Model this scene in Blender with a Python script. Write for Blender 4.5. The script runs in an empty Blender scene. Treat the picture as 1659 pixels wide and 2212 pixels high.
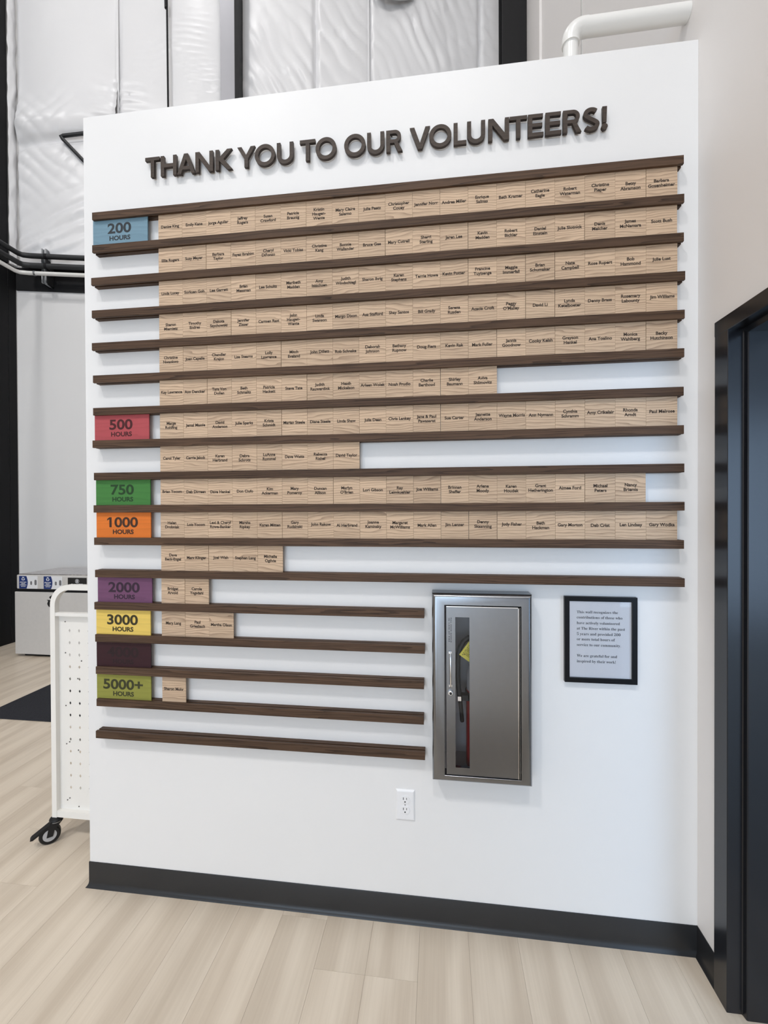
import bpy, bmesh, math, random, os
from mathutils import Vector, Matrix, noise as mnoise
random.seed(7)
scene = bpy.context.scene
COL = scene.collection

# ------------------------------------------------------------------ camera
CAM = Vector((1.08249, -1.66928, 1.57973))
YAW, PITCH, ROLL, FPX = -0.12588, -0.00742, -0.00427, 951.197
fw = Vector((math.sin(YAW)*math.cos(PITCH), math.cos(YAW)*math.cos(PITCH), math.sin(PITCH)))
rt = Vector((math.cos(YAW), -math.sin(YAW), 0)); up = rt.cross(fw)
r2 = rt*math.cos(ROLL)+up*math.sin(ROLL); u2 = up*math.cos(ROLL)-rt*math.sin(ROLL)
cd = bpy.data.cameras.new('camera'); cam = bpy.data.objects.new('camera', cd); COL.objects.link(cam)
cd.sensor_fit = 'HORIZONTAL'; cd.sensor_width = 36; cd.lens = 36*FPX/1659; cd.clip_start = .02
M = Matrix((r2, u2, -fw)).transposed().to_4x4(); M.translation = CAM
cam.matrix_world = M
scene.camera = cam

# ------------------------------------------------------------------ world, lights, exposure
w = bpy.data.worlds.new('world'); scene.world = w; w.use_nodes = True
w.node_tree.nodes['Background'].inputs[0].default_value = (.85, .9, 1, 1)
w.node_tree.nodes['Background'].inputs[1].default_value = .3
vs = scene.view_settings
scene.display_settings.display_device = 'sRGB'
vs.view_transform = 'Standard'; vs.look = 'None'; vs.gamma = 1; vs.exposure = -0.17
vs.use_curve_mapping = False
scene.cycles.use_denoising = True
scene.cycles.max_bounces = 6; scene.cycles.diffuse_bounces = 4; scene.cycles.glossy_bounces = 3
scene.cycles.use_adaptive_sampling = True; scene.cycles.adaptive_threshold = .05
scene.cycles.caustics_reflective = False; scene.cycles.caustics_refractive = False
scene.cycles.sample_clamp_indirect = 6
def area(name, loc, target, sx, sy, watts, color):
    l = bpy.data.lights.new(name, 'AREA'); l.shape = 'RECTANGLE'; l.size = sx; l.size_y = sy
    l.energy = watts; l.color = color
    o = bpy.data.objects.new(name, l); COL.objects.link(o); o.location = loc
    o.rotation_euler = (Vector(target)-Vector(loc)).to_track_quat('-Z', 'Y').to_euler()
    return o
WARM = (1, .985, .972)
area('high_bay_light', (-3.6, -7.0, 12.3), (-3.6, -7.0, 0), .6, 1.1, 560, WARM)
area('high_bay_light', (1.1, -7.4, 12.3), (1.1, -7.4, 0), .6, 1.1, 380, WARM)
area('high_bay_light', (-2.0, 1.3, 11.6), (-2.0, 1.3, 0), .6, 1.1, 70, (1, .985, .98))
area('window_daylight', (-.6, -8.72, 1.7), (-.6, 0, 1.7), 4.6, 3.1, 270, (.66, .82, 1))
area('side_room_daylight', (4.3, -4.36, 1.45), (4.3, 0, 1.45), 2.2, 2.3, 88, (.50, .71, 1))

# ------------------------------------------------------------------ helpers
def link(o, parent=None):
    COL.objects.link(o)
    if parent is not None: o.parent = parent
    return o
def obj(name, me, mat=None, parent=None, loc=None):
    if isinstance(me, bmesh.types.BMesh):
        bm = me; me = bpy.data.meshes.new(name); bm.to_mesh(me); bm.free()
    if mat is not None and not me.materials: me.materials.append(mat)
    o = bpy.data.objects.new(name, me); link(o, parent)
    if loc: o.location = loc
    return o
def tag(o, label, cat, group=None):
    o['label'] = label; o['category'] = cat
    if group: o['group'] = group
    return o
def struct(o): o['kind'] = 'structure'; return o
def empty(name, loc=(0, 0, 0)):
    o = bpy.data.objects.new(name, None); link(o); o.location = loc; o.empty_display_size = .05
    return o
def sub(o, root):            # parent keeping world placement (roots are only translated)
    o.parent = root; o.location = o.location-root.location; return o
def add_box(bm, x0, x1, y0, y1, z0, z1):
    v = [bm.verts.new((x, y, z)) for x in (x0, x1) for y in (y0, y1) for z in (z0, z1)]
    for f in ((0,1,3,2),(4,6,7,5),(0,4,5,1),(2,3,7,6),(0,2,6,4),(1,5,7,3)): bm.faces.new([v[i] for i in f])
def box(x0, x1, y0, y1, z0, z1, bev=0):
    bm = bmesh.new(); add_box(bm, x0, x1, y0, y1, z0, z1)
    bmesh.ops.recalc_face_normals(bm, faces=bm.faces)
    if bev: bmesh.ops.bevel(bm, geom=list(bm.edges), offset=bev, segments=2, affect='EDGES', profile=.6)
    return bm
def boxes(lst):
    bm = bmesh.new()
    for b in lst: add_box(bm, *b)
    bmesh.ops.recalc_face_normals(bm, faces=bm.faces); return bm
def loft(rings, close=True, cap0=False, cap1=False, bm=None):
    bm = bm or bmesh.new(); R = [[bm.verts.new(p) for p in r] for r in rings]
    n = len(R[0])
    for a, b in zip(R, R[1:]):
        for i in range(n if close else n-1):
            j = (i+1) % n; bm.faces.new((a[i], a[j], b[j], b[i]))
    if cap0: bm.faces.new(R[0])
    if cap1: bm.faces.new(R[-1])
    bmesh.ops.recalc_face_normals(bm, faces=bm.faces); return bm
def tube(pts, r, seg=14, bm=None, cap=True):
    pts = [Vector(p) for p in pts]; rings = []; prev = None
    for i, p in enumerate(pts):
        d = (pts[min(i+1, len(pts)-1)]-pts[max(i-1, 0)]).normalized()
        if prev is None:
            a = d.orthogonal().normalized()
        else:
            a = (prev-d*prev.dot(d)).normalized()
        prev = a; b = d.cross(a); rr = r[i] if isinstance(r, (list, tuple)) else r
        rings.append([p+(a*math.cos(t)+b*math.sin(t))*rr for t in [2*math.pi*k/seg for k in range(seg)]])
    return loft(rings, True, cap, cap, bm)
def sq_tube(pts, w2, bm=None):      # square section swept in a plane of constant y
    rings = []
    for i, p in enumerate(pts):
        p = Vector(p); d = (Vector(pts[min(i+1, len(pts)-1)])-Vector(pts[max(i-1, 0)])).normalized()
        n = Vector((-d.z, 0, d.x)); q = Vector((0, 1, 0))
        rings.append([p+n*w2-q*w2, p+n*w2+q*w2, p-n*w2+q*w2, p-n*w2-q*w2])
    return loft(rings, True, True, True, bm)
def prism(poly, y0, y1, bm=None):   # polygon in x,z extruded along y
    bm = bm or bmesh.new()
    a = [bm.verts.new((x, y0, z)) for x, z in poly]; b = [bm.verts.new((x, y1, z)) for x, z in poly]
    bm.faces.new(a); bm.faces.new(b[::-1]); n = len(poly)
    for i in range(n): bm.faces.new((a[i], b[i], b[(i+1) % n], a[(i+1) % n]))
    bmesh.ops.recalc_face_normals(bm, faces=bm.faces); return bm
def arc(cx, cz, r, a0, a1, n, rz=None):
    rz = rz or r
    return [(cx+r*math.cos(math.radians(a0+(a1-a0)*k/n)), cz+rz*math.sin(math.radians(a0+(a1-a0)*k/n))) for k in range(n+1)]
def smooth(o, ang=40):
    for p in o.data.polygons: p.use_smooth = True
    try:
        o.data.set_sharp_from_angle(angle=math.radians(ang))
    except Exception: pass
    return o
def grid(nu, nv, fn):
    vs_ = [fn(i/nu, j/nv) for j in range(nv+1) for i in range(nu+1)]
    fs = [(j*(nu+1)+i, j*(nu+1)+i+1, (j+1)*(nu+1)+i+1, (j+1)*(nu+1)+i) for j in range(nv) for i in range(nu)]
    me = bpy.data.meshes.new('grid'); me.from_pydata(vs_, [], fs); me.update(); return me
def fillshape(loops, y0, y1, name='shape'):
    """closed loops (x,z) with holes -> solid between y0 (front) and y1 (back)"""
    cu = bpy.data.curves.new(name, 'CURVE'); cu.dimensions = '2D'; cu.fill_mode = 'BOTH'
    cu.extrude = abs(y1-y0)/2
    for lp in loops:
        sp = cu.splines.new('POLY'); sp.points.add(len(lp)-1); sp.use_cyclic_u = True
        for p, (x, z) in zip(sp.points, lp): p.co = (x, z, 0, 1)
    o = bpy.data.objects.new(name, cu); COL.objects.link(o)
    bpy.context.view_layer.update()
    me = bpy.data.meshes.new_from_object(o.evaluated_get(bpy.context.evaluated_depsgraph_get()))
    bpy.data.objects.remove(o); bpy.data.curves.remove(cu)
    me.transform(Matrix.Translation((0, (y0+y1)/2, 0)) @ Matrix.Rotation(math.pi/2, 4, 'X'))
    return me

# ------------------------------------------------------------------ text
try:
    SERIF = bpy.data.fonts.load(os.path.join(bpy.utils.system_resource('DATAFILES'), 'fonts', 'NotoSansMath-Regular.woff2'))
except Exception:
    SERIF = None
def to_serif(s):
    if SERIF is None: return s
    o = ''
    for c in s:
        if 'A' <= c <= 'Z': o += chr(0x1D400+ord(c)-65)
        elif 'a' <= c <= 'z': o += chr(0x1D41A+ord(c)-97)
        elif '0' <= c <= '9': o += chr(0x1D7CE+ord(c)-48)
        else: o += c
    return o
_tc = bpy.data.curves.new('text', 'FONT'); _to = bpy.data.objects.new('text', _tc); COL.objects.link(_to)
_bf = _tc.font
def text_mesh(body, size, bold=.02, align='CENTER', serif=False, line=1.0, maxw=None, space=1.0, res=3):
    """upright lettering facing -y, centred on its own box (x,z)"""
    _tc.body = to_serif(body) if serif else body
    _tc.font = SERIF if (serif and SERIF) else _bf
    _tc.size = size; _tc.offset = bold*size; _tc.align_x = align; _tc.space_line = line
    _tc.space_character = space; _tc.resolution_u = res; _tc.fill_mode = 'FRONT'
    bpy.context.view_layer.update()
    me = bpy.data.meshes.new_from_object(_to.evaluated_get(bpy.context.evaluated_depsgraph_get()))
    xs = [v.co.x for v in me.vertices]; ys = [v.co.y for v in me.vertices]
    cx = 0 if False else (min(xs)+max(xs))/2; cy = (min(ys)+max(ys))/2
    if align == 'LEFT': cx = min(xs)
    s = 1.0
    if maxw and (max(xs)-min(xs)) > maxw: s = maxw/(max(xs)-min(xs))
    me.transform(Matrix.Rotation(math.pi/2, 4, 'X') @ Matrix.Scale(s, 4) @ Matrix.Translation((-cx, -cy, 0)))
    me['w'] = (max(xs)-min(xs))*s
    return me

# ------------------------------------------------------------------ materials
def new_mat(name):
    m = bpy.data.materials.new(name); m.use_nodes = True
    return m, m.node_tree.nodes, m.node_tree.links, m.node_tree.nodes['Principled BSDF']
def plain(name, col, rough=.6, metal=0, spec=.5, noise=0, nscale=200, bump=0, bscale=120, bdist=.001):
    m, N, L, b = new_mat(name)
    b.inputs['Base Color'].default_value = (*col, 1); b.inputs['Roughness'].default_value = rough
    b.inputs['Metallic'].default_value = metal; b.inputs['Specular IOR Level'].default_value = spec
    geo = N.new('ShaderNodeNewGeometry')
    if noise:
        n = N.new('ShaderNodeTexNoise'); n.inputs['Scale'].default_value = nscale; n.inputs['Detail'].default_value = 3
        L.new(geo.outputs['Position'], n.inputs['Vector'])
        mx = N.new('ShaderNodeMix'); mx.data_type = 'RGBA'
        mx.inputs['A'].default_value = (*[c*(1-noise) for c in col], 1); mx.inputs['B'].default_value = (*[min(1, c*(1+noise)) for c in col], 1)
        L.new(n.outputs['Fac'], mx.inputs['Factor']); L.new(mx.outputs['Result'], b.inputs['Base Color'])
    if bump:
        n = N.new('ShaderNodeTexNoise'); n.inputs['Scale'].default_value = bscale; n.inputs['Detail'].default_value = 4
        L.new(geo.outputs['Position'], n.inputs['Vector'])
        bp = N.new('ShaderNodeBump'); bp.inputs['Strength'].default_value = bump; bp.inputs['Distance'].default_value = bdist
        L.new(n.outputs['Fac'], bp.inputs['Height']); L.new(bp.outputs['Normal'], b.inputs['Normal'])
    return m
def wood(name, light, dark, axis='X', stretch=(2.2, 9), ring=130, warp=9, streak=.25, rough=.6, rnd=.05, contrast=1.0, pos_rand=.06, fine=(14, 520), lo=.25, hi=.85, soft=False, spec=.3):
    """growth-ring lines bent by noise, running along `axis`; fine pores; light per-object change"""
    m, N, L, b = new_mat(name)
    b.inputs['Roughness'].default_value = rough; b.inputs['Specular IOR Level'].default_value = spec
    geo = N.new('ShaderNodeNewGeometry'); oi = N.new('ShaderNodeObjectInfo')
    sep = N.new('ShaderNodeSeparateXYZ'); L.new(geo.outputs['Position'], sep.inputs[0])
    def math_(op, a, b_=None, c=None):
        n = N.new('ShaderNodeMath'); n.operation = op
        for i, v in enumerate((a, b_, c)):
            if v is None: continue
            if isinstance(v, (int, float)): n.inputs[i].default_value = v
            else: L.new(v, n.inputs[i])
        return n.outputs[0]
    if axis == 'X': along, across, third = sep.outputs['X'], sep.outputs['Z'], sep.outputs['Y']
    else: along, across, third = sep.outputs['Y'], sep.outputs['X'], sep.outputs['Z']
    across = math_('ADD', across, math_('MULTIPLY', oi.outputs['Random'], pos_rand))
    along = math_('ADD', along, math_('MULTIPLY', oi.outputs['Random'], pos_rand*20))
    depth = math_('MULTIPLY', third, .6 if axis == 'X' else 0)
    acr = math_('ADD', across, depth)
    def vec(sa, sc):
        c = N.new('ShaderNodeCombineXYZ'); L.new(math_('MULTIPLY', along, sa), c.inputs[0]); L.new(math_('MULTIPLY', acr, sc), c.inputs[1]); return c.outputs[0]
    n1 = N.new('ShaderNodeTexNoise'); n1.inputs['Scale'].default_value = 1; n1.inputs['Detail'].default_value = 2.5; L.new(vec(*stretch), n1.inputs['Vector'])
    phase = math_('ADD', math_('MULTIPLY', acr, ring), math_('MULTIPLY', n1.outputs['Fac'], warp))
    if soft: s = math_('ADD', math_('MULTIPLY', math_('SINE', math_('MULTIPLY', phase, 3.14159)), .5), .5)
    else: s = math_('POWER', math_('FRACT', math_('MULTIPLY', phase, .5)), 2.2)
    n2 = N.new('ShaderNodeTexNoise'); n2.inputs['Scale'].default_value = 1; n2.inputs['Detail'].default_value = 3; L.new(vec(*fine), n2.inputs['Vector'])
    n3 = N.new('ShaderNodeTexNoise'); n3.inputs['Scale'].default_value = 1; n3.inputs['Detail'].default_value = 2; L.new(vec(3.1, 22), n3.inputs['Vector'])
    fac = math_('ADD', math_('MULTIPLY', s, .55*contrast), math_('MULTIPLY', math_('SUBTRACT', n2.outputs['Fac'], .5), streak*2))
    fac = math_('ADD', fac, math_('MULTIPLY', math_('SUBTRACT', n3.outputs['Fac'], .45), .5*contrast))
    mp = N.new('ShaderNodeMapRange'); mp.inputs['From Min'].default_value = lo-.25; mp.inputs['From Max'].default_value = hi; L.new(fac, mp.inputs['Value'])
    mx = N.new('ShaderNodeMix'); mx.data_type = 'RGBA'
    mx.inputs['A'].default_value = (*light, 1); mx.inputs['B'].default_value = (*dark, 1); L.new(mp.outputs[0], mx.inputs['Factor'])
    hs = N.new('ShaderNodeHueSaturation'); L.new(mx.outputs['Result'], hs.inputs['Color'])
    L.new(math_('ADD', math_('MULTIPLY', oi.outputs['Random'], 2*rnd), 1-rnd), hs.inputs['Value'])
    L.new(hs.outputs['Color'], b.inputs['Base Color'])
    bp = N.new('ShaderNodeBump'); bp.inputs['Strength'].default_value = .25; bp.inputs['Distance'].default_value = .0006
    L.new(n2.outputs['Fac'], bp.inputs['Height']); L.new(bp.outputs['Normal'], b.inputs['Normal'])
    return m
def clear_pane(name, rough=.02, tint=(1, 1, 1), ior=1.45):
    m, N, L, b = new_mat(name); N.remove(b)
    t = N.new('ShaderNodeBsdfTransparent'); t.inputs[0].default_value = (*tint, 1)
    g = N.new('ShaderNodeBsdfGlossy'); g.inputs['Roughness'].default_value = rough
    fr = N.new('ShaderNodeFresnel'); fr.inputs[0].default_value = ior
    mx = N.new('ShaderNodeMixShader'); L.new(fr.outputs[0], mx.inputs[0]); L.new(t.outputs[0], mx.inputs[1]); L.new(g.outputs[0], mx.inputs[2])
    L.new(mx.outputs[0], N['Material Output'].inputs[0]); return m

PAINT = plain('white_wall_paint', (.80, .795, .79), .40, spec=.45, noise=.01, nscale=3, bump=.12, bscale=260, bdist=.0008)
PAINT_R = plain('warm_white_wall_paint', (.83, .80, .78), .5, spec=.35, noise=.01, nscale=3, bump=.12, bscale=260, bdist=.0008)
CEIL = plain('ceiling_white', (.8, .8, .8), .9)
OAK = wood('oak_tile', (.62, .455, .315), (.29, .195, .13), stretch=(3.4, 15), ring=190, warp=13, streak=.45, rnd=.06, rough=.65, contrast=1.15)
WALNUT = wood('dark_walnut', (.100, .059, .037), (.016, .0095, .006), stretch=(1.6, 26), ring=170, warp=12, streak=.5, rough=.5, rnd=.12, pos_rand=.9, fine=(10, 420), spec=.18)
LETTER = wood('dark_walnut_letter', (.056, .039, .029), (.028, .019, .0145), stretch=(3, 30), ring=120, warp=6, streak=.5, rough=.55, rnd=.08)
INK = plain('burnt_brown_ink', (.035, .022, .015), .8)
BLACKV = plain('black_vinyl', (.016, .0165, .018), .38, spec=.5, bump=.1, bscale=300)
BLACKM = plain('black_frame_paint', (.008, .009, .012), .24, spec=.5)
STEELBLK = plain('black_steel_paint', (.007, .007, .008), .6, spec=.25)
STEEL = plain('brushed_stainless', (.235, .245, .26), .24, metal=1, noise=.05, nscale=60)
CHROME = plain('chrome', (.75, .75, .76), .15, metal=1)
GALV = plain('galvanized_steel', (.35, .36, .37), .45, metal=1)
BLACKP = plain('black_rubber', (.008, .008, .009), .5, spec=.35)
WHITEP = plain('white_plastic', (.82, .82, .83), .35)
WHITEM = plain('white_powder_coat', (.83, .81, .77), .4)
RED = plain('red_enamel', (.30, .018, .018), .3)
BOXW = plain('grey_cabinet_interior', (.42, .41, .42), .6)
YELLOW = plain('yellow_card', (.75, .66, .10), .7)
PAPER = plain('paper', (.92, .90, .93), .8)
PRINT = plain('grey_black_print', (.05, .05, .06), .8)
GLASS = clear_pane('clear_glass', ior=1.28)
FRAMEB = plain('black_picture_frame', (.005, .005, .006), .35, spec=.2)
BINM = plain('bin_grey_steel', (.62, .60, .575), .45, spec=.4, noise=.04, nscale=30)
BINTOP = plain('bin_top_steel', (.66, .61, .60), .18, metal=1, noise=.12, nscale=14, bump=.5, bscale=9, bdist=.02)
BLUE = plain('label_blue', (.012, .035, .17), .5)
WHITEL = plain('label_white', (.82, .83, .85), .5)
BLACKL = plain('label_black', (.012, .011, .011), .5)
GREYL = plain('label_grey', (.18, .18, .19), .5)
MAT = plain('charcoal_mat_weave', (.035, .036, .042), .95, spec=.1, noise=.5, nscale=170, bump=1, bscale=170, bdist=.004)
VINYL = plain('white_vinyl_insulation', (.80, .80, .81), .33, spec=.45, bump=.10, bscale=7, bdist=.01)
TAPE = plain('silver_tape', (.30, .30, .32), .42, metal=.6)
PIPEB = plain('black_pipe_insulation', (.018, .019, .021), .5)
PIPEW = plain('white_pvc', (.80, .79, .76), .3)
PLANK = wood('vinyl_plank', (.76, .665, .545), (.49, .40, .305), axis='Y', stretch=(1.1, 9), ring=10, warp=3, streak=.26, rough=.34, rnd=.035, pos_rand=3.7, contrast=.9, fine=(2.2, 120), lo=.15, hi=1.15, soft=True)
SEAM = plain('floor_seam', (.33, .265, .20), .8)

# ------------------------------------------------------------------ room shell
XL, XR, ZC = -3.98, 1.98, 12.6
BA = math.atan(.222)                      # the far wall stands about 12 degrees off square
BT = Vector((math.cos(BA), math.sin(BA), 0)); BN = Vector((math.sin(BA), -math.cos(BA), 0)); BO = Vector((XL, 3.07, 0))
def bk(s, off, z): return BO+BT*s+BN*off+Vector((0, 0, z))      # along far wall, out into the room, height
def bkbox(bm, s0, s1, o0, o1, z0, z1):
    v = [bm.verts.new(bk(s, o, z)) for s in (s0, s1) for o in (o0, o1) for z in (z0, z1)]
    for f in ((0,1,3,2),(4,6,7,5),(0,4,5,1),(2,3,7,6),(0,2,6,4),(1,5,7,3)): bm.faces.new([v[i] for i in f])
def bkb(*lst):
    bm = bmesh.new()
    for b in lst: bkbox(bm, *b)
    bmesh.ops.recalc_face_normals(bm, faces=bm.faces); return bm

floor = struct(obj('floor', box(-9.2, 5.7, -9.2, 5.2, -.12, -.0025), SEAM))
PW, PL, GAP = .178, 1.22, .0006
pm = bpy.data.meshes.new('plank'); bmp = box(0, PW-GAP, 0, PL-GAP, -.0025, 0); bmp.to_mesh(pm); bmp.free(); pm.materials.append(PLANK)
ncol = int((XR-XL)/PW)+1
def far_y(x): return 3.07+(x-XL)*.222
for i in range(ncol):
    x = XL+i*PW; wx = min(PW, XR-x)
    if wx < .02: continue
    y = -.95-random.choice((0, .3, .62, .93, .15, .48))
    while y < far_y(x)-.02:
        ly = min(PL, far_y(x)-y)
        o = obj('plank', pm, None, floor, (x, y, 0)); o.scale = (wx/PW, ly/PL, 1); y += PL
obj('near_boards', box(XL, XR, -9, -1.88, -.0025, 0), PLANK, floor)
obj('left_boards', box(-9, XL, -9, .95, -.0025, 0), PLANK, floor)
obj('side_room_boards', box(XR, 5.5, -4.5, 1.2, -.0025, 0), PLANK, floor)
struct(obj('ceiling', box(-9.2, XR+.3, -9.2, 5.2, ZC, ZC+.15), CEIL))
WX0, WX1 = -3.0, 1.8
struct(obj('wall_front', boxes([(-9.2, WX0, -9.1, -8.9, 0, ZC), (WX1, XR+.2, -9.1, -8.9, 0, ZC), (WX0, WX1, -9.1, -8.9, 3.35, ZC), (WX0, WX1, -9.1, -8.9, 0, .12)]), plain('grey_front_wall', (.45, .45, .46), .8)))
w1 = struct(obj('window_1', box(WX0, WX1, -9.0, -8.99, .12, 3.35), GLASS))
for k in range(5): obj('mullion', box(WX0+1.19*k, WX0+1.19*k+.04, -8.97, -8.9, .12, 3.35), STEELBLK, w1)
# room beyond the doorway
struct(obj('wall_side_room', boxes([(5.5, 5.6, -4.6, 1.3, 0, 3.0), (XR+.16, 5.5, 1.2, 1.3, 0, 3.0), (XR+.16, 3.2, -4.6, -4.5, 0, 3.0), (5.4, 5.5, -4.6, -4.5, 0, 3.0), (3.2, 5.4, -4.6, -4.5, 2.6, 3.0), (3.2, 5.4, -4.6, -4.5, 0, .3), (XR+.16, 5.6, -4.6, 1.3, 3.0, 3.1)]), PAINT))
struct(obj('window_2', box(3.2, 5.4, -4.55, -4.54, .3, 2.6), GLASS))
# side wall on the right with the doorway opening
DY0, DY1, DZ = -1.17, -.145, 2.155
struct(obj('wall_right', boxes([(XR, XR+.16, DY1, 4.6, 0, ZC), (XR, XR+.16, -9, DY0, 0, ZC), (XR, XR+.16, DY0, DY1, DZ, ZC)]), PAINT_R))
# side wall on the left
wl = struct(obj('wall_left', boxes([(XL-.2, XL, .95, 3.3, 0, ZC), (-9.1, XL-.2, .95, 1.1, 0, ZC), (-9.2, -9.0, -9, .95, 0, ZC)]), PAINT))
obj('dark_panel', box(XL, XL+.004, 1.2, 2.958, 0, 4.5), STEELBLK, wl)
obj('corner_flashing', box(XL, XL+.006, 2.962, 3.06, 0, 4.5), STEELBLK, wl)
# far wall: white lower part, dark band, insulation above
wb = struct(obj('wall_back', bkb((-.1, 6.3, -.2, 0, 0, ZC)), PAINT))
obj('dark_band', bkb((.01, 6.1, 0, .02, 4.231, 4.50)), STEELBLK, wb)
# partition that carries the display, with the cut-out for the cabinet
HX0, HX1, HZ0, HZ1 = 1.085, 1.375, .605, 1.245
PX0, PT, PH = -.380, .13, 3.207
struct(obj('wall_partition', boxes([(PX0, HX0, 0, PT, 0, PH), (HX1, XR, 0, PT, 0, PH), (HX0, HX1, 0, PT, HZ1, PH), (HX0, HX1, 0, PT, 0, HZ0), (HX0, HX1, PT-.012, PT, HZ0, HZ1)]), PAINT))

# cove base
def cove(path, name, h=.104):
    prof = [(.0, h), (.0022, h), (.003, h-.002), (.003, .022), (.0045, .013), (.008, .006), (.012, .002), (.0125, 0), (0, 0)]
    rings = []
    for P, n in path:
        rings.append([(P[0]+n[0]*d, P[1]+n[1]*d, z) for d, z in prof])
    o = obj(name, loft(rings, True, True, True), BLACKV); smooth(o, 35); return struct(o)
cove([((PX0, PT), (-1, 0)), ((PX0, 0), (-1, -1)), ((XR, 0), (-1, -1)), ((XR, -.115), (-1, 0))], 'baseboard_partition')

# doorway on the right wall: pressed steel frame and leaf
dr = empty('door_1', (XR, -.65, 0)); struct(dr)
def dpart(name, bm, mat=BLACKM): return sub(obj(name, bm, mat), dr)
prof = [(XR+.02, -.1155), (XR-.011, -.1155), (XR-.0125, -.117), (XR-.0125, -.180), (XR-.011, -.1815), (XR+.030, -.1815), (XR+.032, -.1845), (XR+.034, -.197), (XR+.037, -.199), (XR+.105, -.199), (XR+.107, -.1815), (XR+.172, -.1815), (XR+.172, -.1155), (XR+.155, -.1155), (XR+.155, -.143), (XR+.02, -.143)]
def jamb(sgn, yc):
    rings = [[(x, yc+sgn*(y-yc) if sgn > 0 else 2*yc-y, z) for x, y in prof] for z in (0, 2.129)]
    return loft(rings, True, True, True)
YC = (-.1815-1.134)/2
dpart('jamb', jamb(1, YC)); dpart('jamb', jamb(-1, YC))
YO = 2*YC+.1155
hp = [(XR+.02, 2.177), (XR-.011, 2.177), (XR-.0125, 2.1755), (XR-.0125, 2.131), (XR-.011, 2.129), (XR+.030, 2.129), (XR+.034, 2.113), (XR+.105, 2.113), (XR+.107, 2.129), (XR+.172, 2.129), (XR+.172, 2.177), (XR+.155, 2.177), (XR+.155, 2.153), (XR+.02, 2.153)]
dpart('head', loft([[(x, y, z) for x, z in hp] for y in (-.1155, YO)], True, True, True))

# ------------------------------------------------------------------ ledge rails
ZT, PR, HS = 2.78522, .1318, .030
RX0, RX1, RXM = -.31517, 1.91711, 1.02374
ORD = ['first', 'second', 'third', 'fourth', 'fifth', 'sixth', 'seventh', 'eighth', 'ninth', 'tenth', 'eleventh', 'twelfth', 'thirteenth', 'fourteenth', 'fifteenth', 'sixteenth', 'seventeenth', 'eighteenth', 'nineteenth']
rp = [(0, 0), (-.0205, 0), (-.0205, -.004), (-.0275, -.004), (-.0275, 0), (-.0372, 0), (-.038, -.0008), (-.038, -.0292), (-.0372, -.03), (-.0285, -.03), (-.0285, -.0245), (-.0195, -.0245), (-.0195, -.03), (0, -.03)]
def rail_mesh(x0, x1):
    bm = loft([[(x0, y, z) for y, z in rp], [(x1, y, z) for y, z in rp]], True, True, True)
    me = bpy.data.meshes.new('ledge_rail'); bm.to_mesh(me); bm.free(); me.materials.append(WALNUT); return me
for i in range(17):
    x1 = RX1 if i < 12 else RXM
    x0 = RX0+random.uniform(-.004, .004)
    me = rail_mesh(0, x1-x0+random.uniform(-.003, .003))
    o = obj('ledge_rail', me, None, None, (x0, 0, ZT-PR*i))
    if i == 0: lb = 'topmost long dark walnut ledge rail, just under the thank you lettering'
    elif i < 11: lb = f'long dark walnut ledge rail, {ORD[i]} from the top'
    elif i == 11: lb = 'long dark walnut ledge rail directly above the steel cabinet and framed notice'
    elif i < 16: lb = f'short dark walnut ledge rail left of the steel cabinet, {ORD[i-12]} short one down'
    else: lb = 'lowest short dark walnut ledge rail, empty, nearest the floor'
    tag(o, lb, 'ledge rail', 'walnut ledge rails on the display wall')

# ------------------------------------------------------------------ hour signs
TF, TB = -.0265, -.0215            # tile front and back
def row_z(k): return ZT-PR*k, ZT-PR*(k-1)-HS       # gap bottom and top of name row k
def dye(name, col, dk): return wood(name, col, [c*dk for c in col], stretch=(2.5, 16), ring=90, warp=7, streak=.3, rough=.6, rnd=.0, contrast=.6)
SIGNS = [(1, '200', -.3174, (.17, .285, .36), (.028, .034, .04), 'light blue'), (7, '500', -.3179, (.42, .075, .085), (.06, .008, .010), 'red'),
         (9, '750', -.3147, (.055, .20, .045), (.010, .045, .010), 'green'), (10, '1000', -.3138, (.70, .18, .025), (.045, .018, .008), 'orange'),
         (12, '2000', -.3108, (.16, .065, .135), (.030, .012, .028), 'purple'), (13, '3000', -.3186, (.78, .56, .13), (.035, .027, .008), 'yellow'),
         (14, '4000', -.3185, (.034, .009, .013), (.014, .0035, .005), 'dark maroon'), (15, '5000+', -.3186, (.27, .27, .055), (.035, .035, .01), 'olive green')]
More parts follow.
